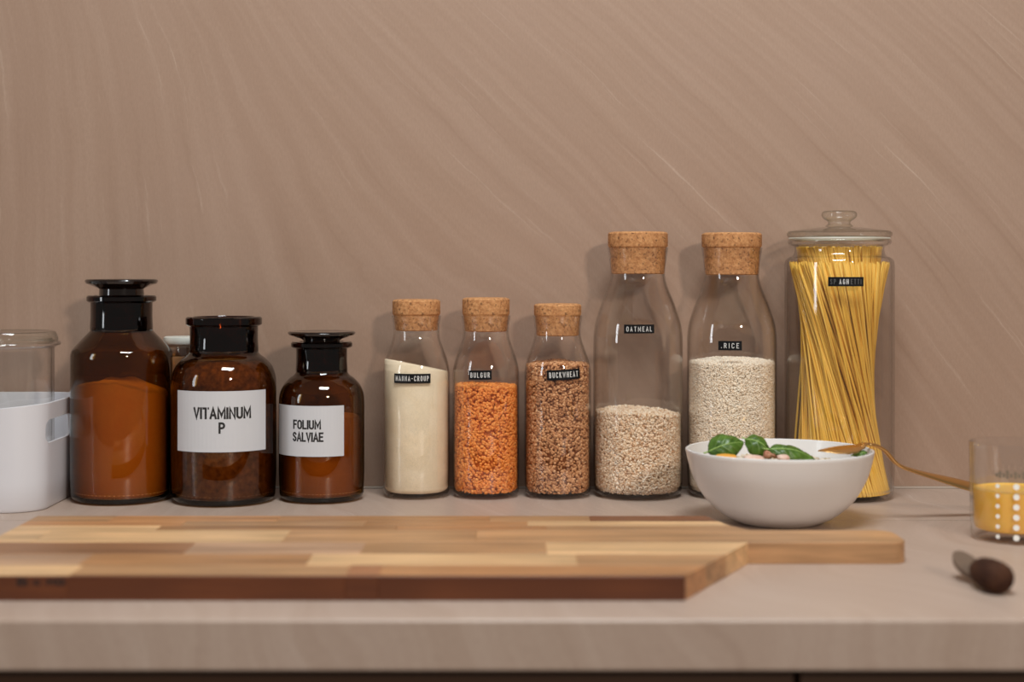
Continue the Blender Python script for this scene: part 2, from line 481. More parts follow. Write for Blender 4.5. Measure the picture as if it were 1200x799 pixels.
def carafe(px, Z, half, pts, rim_y, cork_y, cork_bot, cork_half, label, group, tapeinfo, base_rad=.007):
    s = Z/1800
    loc = P(px, 315, Z); loc.z = 0
    t = thing('glass_bottle', loc, label, 'bottle', group)
    z = lambda y: H-(y-315)*s
    R = half*s
    low = corner(R*.985, 0, base_rad)[1:] + [(R, .03), (R, .06)]
    up = smooth_prof([(hw*s, z(y)) for hw, y in pts], 5)
    outer = low + up
    lathe('body', shell(outer, .0013, .0057), M['clear'], t, 96)
    ct, cbz = z(cork_y), z(cork_bot)
    r1 = cork_half*s
    inner_r = pts[-1][0]*s-.0013
    zr = z(rim_y)
    # cork: wider head above the rim, tapered plug within
    r_at = inner_r-.0008
    lathe('cork', [(0, cbz), (r_at*.93-.001, cbz), (r_at*.935, cbz+.001), (r_at*.992, zr-.001), (r_at, zr+.0008), (r1*.985, zr+.0016), (r1, zr+.003),
                   (r1, ct-.0018), (r1-.0012, ct-.0004), (r1-.004, ct+.0003), (0, ct+.0008)], M['cork'], t, 64)
    off, y, wpx, hpx, groups, tilt = tapeinfo
    an = ang_at(loc.x, Z, R, px+off)
    kz = (Z-R)/1800
    tape(t, R, an, z_at(Z, R, an, y), wpx*kz*1.02, hpx*kz, groups, tilt)
    return t, R, s, z

SM = [(39, 470), (39, 445), (38.9, 436), (38, 429), (35.5, 419), (32, 409), (28.3, 398), (26.9, 389), (27.3, 381), (28.9, 370)]
LG = [(52.4, 450), (52.4, 405), (51.8, 390), (49.5, 376), (42.5, 355), (35.5, 338), (32.0, 325), (31.9, 316), (33.6, 303), (35.5, 290.5)]
grp = 'corked glass storage bottles along the wall'
manna = carafe(488, 1.642, 39, SM, 370, 351, 387, 28, 'small corked glass bottle of cream semolina, labelled MANNA-CROUP', grp,
               (-5.5, 443.5, 44, 11, [('MANNA-CROUP', 0, .90, False)], 0.0))
bulg = carafe(569.5, 1.642, 39, SM, 370, 349, 388, 27.7, 'small corked glass bottle of orange grains, labelled BULGUR', grp,
              (-7, 439.5, 27, 11, [('BULGUR', 0, .84, False)], 0.02))
buck = carafe(653.5, 1.642, 39, SM, 371, 356, 393, 27.7, 'small corked glass bottle full of brown grains, labelled BUCKWHEAT', grp,
              (7.5, 439, 40, 12, [('BUCKWHEAT', 0, .86, False)], 0.05))
oat = carafe(747.5, 1.646, 52.4, LG, 291, 272, 321, 35, 'tall corked glass bottle half full of oat flakes, labelled OATMEAL', grp,
             (1.5, 385.5, 35, 10.5, [('OATMEAL', 0, .84, False)], 0.01), .010)
rice = carafe(857.5, 1.648, 52.4, LG, 291, 273, 322, 35, 'tall corked glass bottle of white rice behind the bowl, labelled RICE', grp,
              (-2, 405, 27, 11, [('.RICE', 0, .76, False)], 0.0), .010)

# ------------------------------------------------------------------ fillings
_b = bmesh.new(); bmesh.ops.create_icosphere(_b, subdivisions=1, radius=1)
ICO_V = np.array([v.co[:] for v in _b.verts]); ICO_F = np.array([[v.index for v in f.verts] for f in _b.faces]); _b.free()
OCT_V = np.array([(1,0,0),(-1,0,0),(0,1,0),(0,-1,0),(0,0,1),(0,0,-1)], float)
def rot_rand(n):
    q = rng.normal(size=(n, 4)); q /= np.linalg.norm(q, axis=1)[:, None]
    a, b, c, d = q.T
    return np.stack([np.stack([1-2*(c*c+d*d), 2*(b*c-a*d), 2*(b*d+a*c)], -1),
                     np.stack([2*(b*c+a*d), 1-2*(b*b+d*d), 2*(c*d-a*b)], -1),
                     np.stack([2*(b*d-a*c), 2*(c*d+a*b), 1-2*(b*b+c*c)], -1)], 1)
def grains(name, R, zbot, top, size, n_side, n_top, m, loc, label, cat, lay=.0007, crad=.006, core=.05):
    """a filling of loose grains: dark core plus a skin of real grains. top(x, y) -> surface height"""
    th = rng.uniform(0, 2*PI, n_side)
    mx = max(size)
    dep = rng.uniform(0, lay, n_side)
    r = R-mx*.95-dep
    xs, ys = r*np.cos(th), r*np.sin(th)
    tz = np.array([top(a, b) for a, b in zip(xs, ys)])
    z = zbot + (tz-zbot)*rng.uniform(0, 1, n_side)
    # rounded lower corner
    k = np.clip((zbot+crad-z)/crad, 0, 1); rr = r-crad*(1-np.sqrt(1-k*k*.98)); xs, ys = rr*np.cos(th), rr*np.sin(th)
    z = np.maximum(z, zbot+mx*.5)
    rt = (R-mx)*np.sqrt(rng.uniform(0, 1, n_top)); tt = rng.uniform(0, 2*PI, n_top)
    xt, yt = rt*np.cos(tt), rt*np.sin(tt)
    zt = np.array([top(a, b) for a, b in zip(xt, yt)]) + rng.uniform(-.0012, .0008, n_top)
    cen = np.concatenate([np.stack([xs, ys, z], 1), np.stack([xt, yt, zt], 1)])
    n = len(cen)
    S = np.array(size)[None, :]*rng.uniform(.78, 1.22, (n, 1))
    Rm = rot_rand(n)
    V = ICO_V[None]*S[:, None, :]
    V = np.einsum('nij,nkj->nki', Rm, V) + cen[:, None, :]
    # keep every grain inside the glass
    rad = np.sqrt(V[..., 0]**2+V[..., 1]**2); lim = R-.0001
    f = np.minimum(1, lim/np.maximum(rad, 1e-9)); V[..., 0] *= f; V[..., 1] *= f
    V[..., 2] = np.maximum(V[..., 2], zbot+.0001)
    F = ICO_F[None] + (np.arange(n)*len(ICO_V))[:, None, None]
    tone = np.repeat(np.clip(rng.normal(.5, .22, n), 0, 1), len(ICO_V))
    V = V.reshape(-1, 3); F = F.reshape(-1, 3)
    # core
    seg, rings = 48, []
    cr = R-mx*1.3-lay
    cv, cf = [], []
    for i in range(seg):
        a = 2*PI*i/seg; x, y = cr*math.cos(a), cr*math.sin(a)
        cv += [((cr-.006)*math.cos(a), (cr-.006)*math.sin(a), zbot+.0012), (x, y, zbot+.007), (x, y, top(x, y)-.001)]
    cv += [(0, 0, zbot+.0012), (0, 0, top(0, 0)-.001)]
    for i in range(seg):
        j = (i+1) % seg
        for k in (0, 1):
            cf += [(3*i+k, 3*j+k, 3*j+k+1), (3*i+k, 3*j+k+1, 3*i+k+1)]
        cf += [(3*j, 3*i, 3*seg), (3*i+2, 3*j+2, 3*seg+1)]
    F = np.concatenate([F, np.array(cf)+len(V)]); 
    tone = np.concatenate([tone, np.full(len(cv), core)])
    V = np.concatenate([V, np.array(cv)])
    o = mesh_np(name, V, F, m, None, True, tone, loc)
    return tag(o, label, cat, kind='stuff')

def fill_solid(name, R, zbot, top, m, loc, label, cat, crad=.006, bumps=0, shoulder=()):
    seg = 64; bm = bmesh.new()
    prof = [(R-crad+crad*math.sin(a), zbot+crad-crad*math.cos(a)) for a in [PI/2*k/5 for k in range(6)]]
    rings = [[bm.verts.new((r*math.cos(2*PI*i/seg), r*math.sin(2*PI*i/seg), z)) for i in range(seg)] for r, z in prof]
    for r_, z_ in shoulder: rings.append([bm.verts.new((r_*math.cos(2*PI*i/seg), r_*math.sin(2*PI*i/seg), z_)) for i in range(seg)])
    if shoulder: R = shoulder[-1][0]
    for fr in (1, .97, .85, .65, .4, .2):
        rings.append([bm.verts.new((R*fr*math.cos(2*PI*i/seg), R*fr*math.sin(2*PI*i/seg),
                    top(R*fr*math.cos(2*PI*i/seg), R*fr*math.sin(2*PI*i/seg)) - (.0012 if fr == 1 else 0)
                    + bumps*noise.noise(Vector((R*fr*math.cos(2*PI*i/seg)*60, R*fr*math.sin(2*PI*i/seg)*60, 1))))) for i in range(seg)])
    for a, b in zip(rings, rings[1:]):
        for k in range(seg): bm.faces.new((a[k], a[(k+1) % seg], b[(k+1) % seg], b[k]))
    c0 = bm.verts.new((0, 0, zbot)); c1 = bm.verts.new((0, 0, top(0, 0)))
    for k in range(seg):
        bm.faces.new((c0, rings[0][(k+1) % seg], rings[0][k])); bm.faces.new((c1, rings[-1][k], rings[-1][(k+1) % seg]))
    o = link_bm(name, bm, m, None, True, loc)
    return tag(o, label, cat, kind='stuff')

def lv(t, dz=0): v = Vector(t.location); v.z += dz; return v
zb = .0060
t, R, s, z = manna
fill_solid('semolina', R-.0016, zb, lambda x, y, z=z: z(426)-x*.16-max(0,x+.02)*.05-y*.06, M['semolina'], lv(t), 'smooth cream semolina inside the bottle labelled MANNA-CROUP', 'semolina')
t, R, s, z = bulg
grains('bulgur', R-.0015, zb, lambda x, y, z=z: z(452)-x*.03 + .0008*noise.noise(Vector((x*90, y*90, 0))), (.0019, .0019, .0016), 5200, 1300, M['bulgur'], lv(t), 'orange bulgur grains inside the bottle labelled BULGUR', 'grain')
t, R, s, z = buck
grains('buckwheat', R-.0015, zb, lambda x, y, z=z: z(424)-abs(x)*.10 + .0008*noise.noise(Vector((x*90, y*90, 3))), (.0018, .0017, .0015), 6800, 1300, M['buckwheat'], lv(t), 'brown buckwheat grains inside the bottle labelled BUCKWHEAT', 'grain')
t, R, s, z = oat
grains('oat_flakes', R-.0015, zb, lambda x, y, z=z: z(481)-x*.05-.003*(x/R)**2 + .0008*noise.noise(Vector((x*90, y*90, 5))), (.0023, .0017, .0007), 10500, 2800, M['oat'], lv(t), 'pale oat flakes inside the bottle labelled OATMEAL', 'oats', crad=.009, core=.35)
t, R, s, z = rice
grains('rice', R-.0015, zb, lambda x, y, z=z: z(420)-.005*(x*x+y*y)/R/R + .0006*noise.noise(Vector((x*90, y*90, 7))), (.0023, .00075, .00075), 30000, 5500, M['rice'], lv(t), 'white rice grains inside the bottle labelled RICE', 'rice', crad=.009, core=.5)

# ------------------------------------------------------------------ amber apothecary jars
def amber(px, Z, half, body, name_label, stopper=None, lip=None, paper=None, neck_dark=None):
    s = Z/1800; loc = P(px, 315, Z); loc.z = 0
    z = lambda y: H-(y-315)*s
    t = thing('apothecary_jar', loc, name_label, 'jar', 'amber apothecary jars')
    R = half*s
    outer = corner(R*.985, 0, .008)[1:] + [(R, .03), (R, .07)] + smooth_prof([(a*s, z(b)) for a, b in body], 5)
    lathe('body', shell(outer, .0028, .0055), M['amber'], t, 96)
    # thick ground neck and lip of the jar
    lh, ly0, ly1, nh = lip                       # lip half width, lip bottom y, lip top y, neck half width
    zt, zl = z(ly1), z(ly0)
    rn = nh*s
    zn = z(body[-1][1])
    lathe('neck', smooth_prof([(rn-.0025, zn-.001), (rn+.0006, zn), (rn+.0002, (zn+zl)/2), (rn+.0003, zl-.001)], 4) +
          [(lh*s-.0015, zl), (lh*s, zl+.0012), (lh*s, zt-.0015), (lh*s-.0015, zt), (rn-.003, zt), (rn-.004, zt-.002), (rn-.0045, zn), (rn-.0025, zn-.001)],
          M['amber_dark'], t, 80)
    if stopper:
        dh, dy0, dy1, sh, sy = stopper           # disc half width, disc bottom y, disc top y, stem half width, stem bottom y
        zd0, zd1 = z(dy0), z(dy1)
        lathe('stopper', [(0, z(sy)), (rn-.0075, z(sy)), (rn-.0058, z(sy)+.002), (rn-.0050, zt-.001), (sh*s, zt+.0005), (sh*s*.98, zd0-.004), (sh*s*1.12, zd0-.0022), (dh*s*.82, zd0-.0002),
                          (dh*s*.96, zd0+.0016), (dh*s, (zd0+zd1)/2+.001), (dh*s*.985, zd1-.0008), (dh*s*.95, zd1), (dh*s*.9, zd1-.0003), (dh*s*.5, zd1-.001), (0, zd1-.001)],
              M['stopper'], t, 72)['label'] = 'dark glass stopper with a wide flat top'
    if paper:
        x0, x1, y0, y1, lines = paper
        a0, a1 = ang_at(loc.x, Z, R, x0), ang_at(loc.x, Z, R, x1)
        ang = (a0+a1)/2; wd = (a1-a0)*R; kz = (Z-R)/1800
        zc = z_at(Z, R, ang, (y0+y1)/2+1)
        paper_label(t, R, ang, zc, wd, (y1-y0)*kz, [(q, (ang_at(loc.x, Z, R, cx)-ang)*R, ((y0+y1)/2-cy)*kz, w_*kz*1.02, h_*kz) for q, cx, cy, w_, h_ in lines])
    return t, R, s, z
g_ = G('black_amber_stopper'); g_.princ((.012, .006, .004), .12, Coat_Weight=.5); M['stopper'] = g_.m
a1 = amber(142.5, 1.619, 58.5, [(58.5, 440), (58.5, 419), (57.9, 413), (55.6, 408.3), (47.5, 399.3), (39.2, 390.6), (35.8, 387)],
           'tallest amber apothecary jar with wide stopper and no label, orange powder inside',
           stopper=(42, 334, 327, 26, 372), lip=(40, 353.5, 346, 35.3))
a2 = amber(262.5, 1.610, 61, [(61, 465), (61, 452), (60, 440), (56, 429), (49, 420.5), (42.5, 415.5), (39.5, 412)],
           'open-topped amber apothecary jar with a white label reading VITAMINUM P', lip=(44.3, 381, 371, 39.3),
           paper=(208.5, 311, 457.5, 529, [('VITAMINUM', 260.3, 483.2, 68.5, 14), ('P', 260, 500.5, 7.6, 13.5)]))
a3 = amber(377, 1.622, 50, [(50, 485), (50, 472), (49, 461), (45, 451), (38, 443), (32.5, 439), (30, 435.5)],
           'smallest amber apothecary jar, white label reading FOLIUM SALVIAE', stopper=(39.7, 394, 388, 22, 425), lip=(35.8, 407, 400, 29.5),
           paper=(327.6, 403, 474.5, 534, [('FOLIUM', 359, 496.5, 34.5, 11), ('SALVIAE', 360, 511, 38, 11.3)]))
t, R, s, z = a1
fill_solid('powder', R-.0031, .0058, lambda x, y, z=z: z(446)-max(0, x-.004)*.32-abs(min(0, x+.02))*.25, M['cocoa'], lv(t), 'orange-brown powder inside the tallest amber jar', 'powder', .007, .0035)
t, R, s, z = a2
fill_solid('coarse_grounds', R-.0031, .0058, lambda x, y, z=z: z(422)-abs(x)*.03, M['ground'], lv(t), 'coarse dark brown grounds inside the jar labelled VITAMINUM P', 'spice', .007, .0010, [(R-.0031, z(453)), (57*s-.0012, z(441)), (53.5*s-.0022, z(432)), (48*s-.0026, z(425.5)), (45*s-.0026, z(423.5))])
t, R, s, z = a3
fill_solid('herb_powder', R-.0031, .0058, lambda x, y, z=z: z(484)-abs(x)*.1, M['herb'], lv(t), 'brown ground herb inside the jar labelled FOLIUM SALVIAE', 'herb', .007, .0015)

# ------------------------------------------------------------------ slim jar behind the amber jars
jb = thing('spice_jar', (-.357, 1.672-ZW, 0), 'slim glass jar with a pale flat lid, half hidden behind the first two amber jars', 'jar')
ob = corner(.0195, 0, .004)[1:] + [(.0205, .03), (.0205, .14), (.0198, .152), (.0185, .156), (.0185, .160)]
lathe('body', shell(ob, .0015, .003), M['clear'], jb, 48)
lathe('lid', [(0, .1575), (.0165, .1575), (.0168, .1608), (.0215, .1612), (.0222, .1625), (.0224, .166), (.0216, .1685), (.020, .1692), (0, .1692)], M['seal_ring'], jb, 48)
fill_solid('ground_spice', .0188, .0034, lambda x, y: .148, M['spice'], jb.location, 'dark brown spice filling the slim jar behind the amber jars', 'spice', .003)

# ------------------------------------------------------------------ pasta jar
Zp = 1.640; s = Zp/1800; zp = lambda y: H-(y-315)*s
pj = thing('glass_jar', (P(983.5, 315, Zp).x, Zp-ZW, 0), 'tall lidded glass jar of spaghetti with a glass knob lid, labelled SPAGHETTI', 'jar')
Rp = 63.3*s
outer = corner(Rp*.985, 0, .008)[1:] + [(Rp, .03), (Rp, .15)] + smooth_prof([(63.3*s, zp(330)), (63.2*s, zp(312)), (62.3*s, zp(305.5)), (59*s, zp(302)), (54.5*s, zp(300)), (52.2*s, zp(297)), (51.4*s, zp(292)), (52.5*s, zp(289)), (57.5*s, zp(287)), (59.6*s, zp(284.5)), (59.6*s, zp(282)), (58.6*s, zp(280.8))], 4)
lathe('body', shell(outer, .0022, .005), M['clear'], pj, 110)
lid = lathe('lid', [(0, zp(277)), (46*s, zp(277)), (49*s, zp(278)), (50*s, zp(283)), (52*s, zp(283)), (53.5*s, zp(279)), (58.5*s, zp(278.6)), (60.6*s, zp(276)), (60.8*s, zp(273)), (59*s, zp(271)), (50*s, zp(269.4)), (35*s, zp(267.6)), (22*s, zp(266)), (0, zp(265.6))],
            M['clear_thick'], pj, 96)
lathe('knob', smooth_prof([(0, zp(265.5)), (13*s, zp(265.5)), (16*s, zp(265)), (13*s, zp(262)), (13.5*s, zp(259.5)), (18.5*s, zp(256)), (20.5*s, zp(252.5)), (19.5*s, zp(248.5)), (15*s, zp(247)), (8*s, zp(248)), (0, zp(248.3))], 5), M['clear_thick'], lid, 64)
bm = bmesh.new()
sr = lathe('seal_ring', [(52.8*s, zp(280.6)), (58.2*s, zp(280.6)), (58.6*s, zp(279.6)), (58.2*s, zp(278.7)), (52.8*s, zp(278.7)), (52.8*s, zp(280.6))], M['seal_ring'], lid, 96)
bm.free()
an = ang_at(pj.location.x, Zp, Rp, 991.5)
tape(pj, Rp, an, z_at(Zp, Rp, an, 330), 41.5*(Zp-Rp)/1800, 11*(Zp-Rp)/1800, [('SP', -.36, .16, True), ('AGH', -.06, .26, False), ('ETTI', .28, .30, True)], 0.0)

# spaghetti: straight strands twisted into a waisted bundle
def strands():
    V, F, T = [], [], []
    K = 6; nseg = 4
    def add(r0, r1, a0, tw, z0, z1, rad, tone):
        base = len(V)
        p0 = np.array((r0*math.cos(a0), r0*math.sin(a0), z0)); p1 = np.array((r1*math.cos(a0+tw), r1*math.sin(a0+tw), z1))
        d = p1-p0; d /= np.linalg.norm(d)
        u = np.cross(d, (0, 0, 1)); u /= np.linalg.norm(u); v = np.cross(d, u)
        bow = rng.normal(0, .0007, 2)
        for i in range(nseg+1):
            q = p0+(p1-p0)*i/nseg + (u*bow[0]+v*bow[1])*math.sin(PI*i/nseg)
            for k in range(K):
                V.append(q+rad*(math.cos(2*PI*k/K)*u+math.sin(2*PI*k/K)*v)); T.append(tone)
        for i in range(nseg):
            for k in range(K):
                F.append((base+i*K+k, base+i*K+(k+1) % K, base+(i+1)*K+(k+1) % K, base+(i+1)*K+k))
        F.append((base, base, base, base)[:4]) if False else None
        for e in (0, nseg):
            b = base+e*K
            F.append((b, b+1, b+2, b+3)); F.append((b, b+3, b+4, b+5))
    layers = [(.0528, 128, .0), (.0503, 118, .0), (.0475, 104, 1), (.0440, 90, 1), (.0395, 72, 1), (.034, 52, 1), (.026, 36, 1), (.016, 24, 1)]
    for r, n, tall in layers:
        for i in range(n):
            a = 2*PI*(i+rng.uniform(-.3, .3))/n
            tw = -1.95*(.82+.18*rng.uniform()) * (1 if rng.uniform() < .93 else .7)
            rr = r+rng.uniform(-.0008, .0004)
            zt = zp(290)+rng.uniform(-.001, .0012) if tall else zp(306.5)-rng.uniform(0, .004)
            rt = min(rr, .0440) if tall else min(rr-.0008, .0515)
            add(rr-.0012, rt, a, tw, .0062, zt, .00125*rng.uniform(.9, 1.05), float(np.clip(rng.normal(.5, .25), 0, 1)))
    return V, F, T
V, F, T = strands()
o = mesh_np('spaghetti', np.array(V), np.array(F), M['pasta'], None, True, T, pj.location)
tag(o, 'bundle of yellow spaghetti standing twisted inside the tall lidded jar', 'spaghetti', kind='stuff')

# ------------------------------------------------------------------ white storage bin with a jar in it, far left
def rrect(x0, x1, y0, y1, rad, n=10, m_=14):
    pts = []
    for cx, cy, a0 in ((x1-rad, y1-rad, 0), (x0+rad, y1-rad, PI/2), (x0+rad, y0+rad, PI), (x1-rad, y0+rad, 1.5*PI)):
        for k in range(n+1):
            a = a0+PI/2*k/n; pts.append((cx+rad*math.cos(a), cy+rad*math.sin(a)))
    out = []                                       # subdivide the straight runs
    for i, p in enumerate(pts):
        q = pts[(i+1) % len(pts)]; d = math.dist(p, q); k = max(1, int(d/.008))
        for j in range(k): out.append((p[0]+(q[0]-p[0])*j/k, p[1]+(q[1]-p[1])*j/k))
    return out
bx0, bx1, by0, by1 = -.735, -.4675, 1.521-ZW, 1.690-ZW
bn = thing('storage_bin', ((bx0+bx1)/2, (by0+by1)/2, 0), 'white plastic storage bin with a cut-out side handle and lowered front', 'storage bin')
def binmesh():
    bm = bmesh.new(); n0 = None
    def top(x, y):
        if y > by0+.03: return .1075
        f = min(1, max(0, (bx1-.040-x)/.045)); f = f*f*(3-2*f)
        g2 = min(1, max(0, (x-(bx0+.03))/.05)); g2 = g2*g2*(3-2*g2)
        lead = min(1, max(0, (bx1-.005-x)/.05))
        return .1075-.0045*lead*g2-.028*f*g2
    outer = rrect(bx0, bx1, by0, by1, .034)
    cx, cy = (bx0+bx1)/2, (by0+by1)/2
    def ring(inset, zf):
        r = []
        for x, y in outer:
            dx, dy = x-cx, y-cy
            kx = 1-inset/((bx1-bx0)/2); ky = 1-inset/((by1-by0)/2)
            r.append(bm.verts.new((cx+dx*kx, cy+dy*ky, zf(x, y))))
        return r
    th = .0024
    levels_o = [(.006, lambda x, y: 0), (.0035, lambda x, y: .0005), (.0022, lambda x, y: .003)] + \
               [(.0020*(1-k), (lambda k: lambda x, y: .003+(top(x, y)-.0035)*k)(k)) for k in (.25, .5, .75, 1)]
    levels_i = [(.0007, lambda x, y: top(x, y)), (.0018, lambda x, y: top(x, y))] + \
               [(th+.0020*(1-k), (lambda k: lambda x, y: .003+(top(x, y)-.0035)*k)(k)) for k in (1, .75, .5, .25)] + [(.0048, lambda x, y: .003)]
    rings = [ring(a, f) for a, f in levels_o+levels_i]
    n = len(outer)
    for a, b in zip(rings, rings[1:]):
        for k in range(n): bm.faces.new((a[k], a[(k+1) % n], b[(k+1) % n], b[k]))
    bm.faces.new(rings[0][::-1]); bm.faces.new(rings[-1])
    bmesh.ops.recalc_face_normals(bm, faces=bm.faces)
    return bm
bo = link_bm('body', binmesh(), M['plastic'], None, True)
# cut the handle slot through the right side
cb_ = bmesh.new()
pts = rrect(1.546-ZW, 1.628-ZW, .067, .0905, .0085, 6)
v0 = [cb_.verts.new((bx1-.02, a, b)) for a, b in pts]; v1 = [cb_.verts.new((bx1+.02, a, b)) for a, b in pts]
n = len(pts)
for k in range(n): cb_.faces.new((v0[k], v0[(k+1) % n], v1[(k+1) % n], v1[k]))
cb_.faces.new(v0[::-1]); cb_.faces.new(v1); bmesh.ops.recalc_face_normals(cb_, faces=cb_.faces)
cut = link_bm('cutter', cb_, None, None, False)
md = bo.modifiers.new('slot', 'BOOLEAN'); md.operation = 'DIFFERENCE'; md.object = cut; md.solver = 'EXACT'
dg = bpy.context.evaluated_depsgraph_get(); dg.update()
nm = bpy.data.meshes.new_from_object(bo.evaluated_get(dg)); bo.modifiers.clear(); bo.data = nm
bpy.data.objects.remove(cut)
auto_smooth(bo, 40); local(bo, bn)
Zj = 1.598; s = Zj/1800; zj = lambda y: H-(y-315)*s
gj = thing('glass_jar', (P(4, 315, Zj).x, Zj-ZW, .0034), 'clear glass jar with a flat glass lid standing in the white bin', 'jar')
dzj = lambda y: zj(y)-.0034
Rj = 57.5*s
outer = corner(Rj*.985, 0, .008)[1:] + [(Rj, .03), (Rj, .12)] + smooth_prof([(57.5*s, dzj(425)), (57.5*s, dzj(412)), (57.8*s, dzj(408)), (61*s, dzj(405.5)), (64.5*s, dzj(404)), (64.8*s, dzj(402)), (64*s, dzj(400.6))], 4)
lathe('body', shell(outer, .0022, .005), M['clear'], gj, 96)
lathe('lid', [(0, dzj(396)), (55*s, dzj(396)), (56*s, dzj(402)), (57.5*s, dzj(402)), (58.5*s, dzj(399.8)), (61.5*s, dzj(399.4)), (62*s, dzj(397)), (60.5*s, dzj(392)), (59*s, dzj(389)), (57*s, dzj(388)), (52*s, dzj(389.5)), (0, dzj(390.5))],
      M['clear_thick'], gj, 96)

# ------------------------------------------------------------------ cutting board
TH = .018
bd = thing('cutting_board', (-.12, 1.26-ZW, 0), 'large laminated wooden cutting board with a short handle lying on the worktop', 'cutting board')
LIGHT, TAN, MID, DARK, PINK, ORG = (.78, .485, .245), (.52, .285, .135), (.44, .22, .095), (.25, .10, .045), (.54, .32, .19), (.54, .26, .11)
def stave(poly, col):
    bm = bmesh.new()
    c = Vector(bd.location)
    a = [bm.verts.new((x-c.x, Z-ZW-c.y, 0.0)) for x, Z in poly]
    b = [bm.verts.new((x-c.x, Z-ZW-c.y, TH)) for x, Z in poly]
    n = len(poly)
    bm.faces.new(a[::-1]); bm.faces.new(b)
    for k in range(n): bm.faces.new((a[k], a[(k+1) % n], b[(k+1) % n], b[k]))
    bmesh.ops.recalc_face_normals(bm, faces=bm.faces)
    bmesh.ops.bevel(bm, geom=bm.edges[:], offset=.00045, segments=1, affect='EDGES')
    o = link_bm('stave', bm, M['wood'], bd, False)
    k = random.uniform(.93, 1.07)
    o.color = (col[0]*k, col[1]*k, col[2]*k, 1)
    return o
XL = -.432
def row(Zb, Zf_, xr_b, xr_f, cuts, cols, extra=None):
    xs = [XL]+cuts
    for i, c in enumerate(cols):
        last = i == len(cols)-1
        x0 = xs[i]
        if last:
            pts = [(x0, Zb)] + (extra if extra else [(xr_b, Zb), (xr_f, Zf_)]) + [(x0, Zf_)]
        else: pts = [(x0, Zb), (xs[i+1], Zb), (xs[i+1], Zf_), (x0, Zf_)]
        stave(pts, c)
row(1.398, 1.368, .176, .184, [-.36, -.21, -.02, .07], [TAN, ORG, MID, TAN, DARK])
row(1.3678, 1.345, .184, .191, [-.29, -.13, .0136], [ORG, TAN, MID, LIGHT])
row(1.3448, 1.3222, .191, .205, [-.307, -.10, .03], [LIGHT, MID, ORG, TAN])
hr = [(.205, 1.322)] + [(.3256-.016+.016*math.sin(a), 1.322-.016+.016*math.cos(a)) for a in [PI/2*k/5 for k in range(6)]] + \
     [(.3256-.012+.012*math.cos(a), 1.263+.012-.012*math.sin(a)) for a in [PI/2*k/5 for k in range(6)]]
row(1.322, 1.263, 0, 0, [-.395, -.19, -.03], [LIGHT, LIGHT, TAN, TAN], hr)
row(1.2628, 1.211, .194, .169, [-.26, -.12, .0275], [(.36, .175, .085), PINK, TAN, LIGHT])
row(1.2108, 1.166, .169, .147, [-.33, -.157, .05], [PINK, MID, LIGHT, TAN])
row(1.1658, 1.123, .147, .126, [-.325, -.122, -.098], [LIGHT, TAN, (.34, .15, .07), ORG])
# burnt-in maker's mark on the front edge (too blurred in the photograph to read)
Zm = 1.123
bm = bmesh.new()
def mk(x0, x1, y0, y1):
    p0, p1 = P(x0, y1, Zm), P(x1, y0, Zm)
    box_bm(bm, p0.x, p1.x, Zm-ZW-.0002, Zm-ZW+.0006, p0.z, p1.z)
for x0, x1, y0, y1 in [(20, 22.4, 677.5, 686.5), (22.4, 29.5, 677.5, 680), (22.4, 28.5, 681, 683), (22.4, 29.5, 684.5, 686.5), (29.5, 31.8, 679, 686.5),
                       (40, 47, 679.5, 681.5), (39.5, 42, 681.5, 685), (42, 47.5, 684, 686),
                       (55, 57.5, 677.5, 686), (57.5, 62, 680, 682.5), (62, 64.5, 677.5, 686), (66.5, 69, 677.5, 686), (69, 73, 677.5, 679.8), (69, 73, 683.5, 686), (73, 76, 678.5, 685.5)]:
    mk(x0, x1, y0, y1)
mko = link_bm('burnt_mark', bm, M['char'], None, False); local(mko, bd)

# ------------------------------------------------------------------ bowl and salad
Zb = 1.470
bw = thing('bowl', (P(913, 315, Zb).x, Zb-ZW, 0), 'white ceramic bowl of salad between the cutting board and the pasta jar', 'bowl')
op = smooth_prof([(.0365, .0004), (.041, .002), (.0500, .0062), (.0605, .0135), (.0725, .0262), (.0832, .0465), (.0892, .0690)], 6)
ip = smooth_prof([(.0864, .0690), (.0800, .0475), (.0695, .0290), (.0570, .0168), (.040, .0090), (.020, .0062), (0, .0058)], 6)
lathe('body', [(0, .0020), (.033, .0020), (.0345, 0)] + op + [(.0890, .0702), (.0878, .0708), (.0867, .0702)] + ip, M['ceramic'], bw, 110)
bc = Vector(bw.location)
# salad bed: loose chunks
def salad():
    n = 900
    r = .074*np.sqrt(rng.uniform(0, 1, n)); a = rng.uniform(0, 2*PI, n)
    h = .050+.010*(1-(r/.074)**2)+rng.uniform(-.003, .002, n)
    cen = np.stack([r*np.cos(a), r*np.sin(a), h], 1)
    S = rng.uniform(.0022, .0046, (n, 3))
    V = np.einsum('nij,nkj->nki', rot_rand(n), ICO_V[None]*S[:, None, :])+cen[:, None, :]
    F = (ICO_F[None]+(np.arange(n)*12)[:, None, None]).reshape(-1, 3)
    T = np.repeat(rng.uniform(0, 1, n), 12)
    V = V.reshape(-1, 3)
    # bed under the pieces
    k = 48; cv = [(.0785*math.cos(2*PI*i/k), .0785*math.sin(2*PI*i/k), .0495) for i in range(k)]+[(0, 0, .058)] 
    cv += [(.050*math.cos(2*PI*i/k), .050*math.sin(2*PI*i/k), .0150) for i in range(k)]+[(0, 0, .014)]
    cf = []
    for i in range(k):
        j = (i+1) % k
        cf += [(i, j, k), (k+1+j, k+1+i, 2*k+1), (i, k+1+i, j), (j, k+1+i, k+1+j)]
    F = np.concatenate([F, np.array(cf)+len(V)]); V = np.concatenate([V, np.array(cv)]); T = np.concatenate([T, np.full(len(cv), .4)])
    return V, F, T
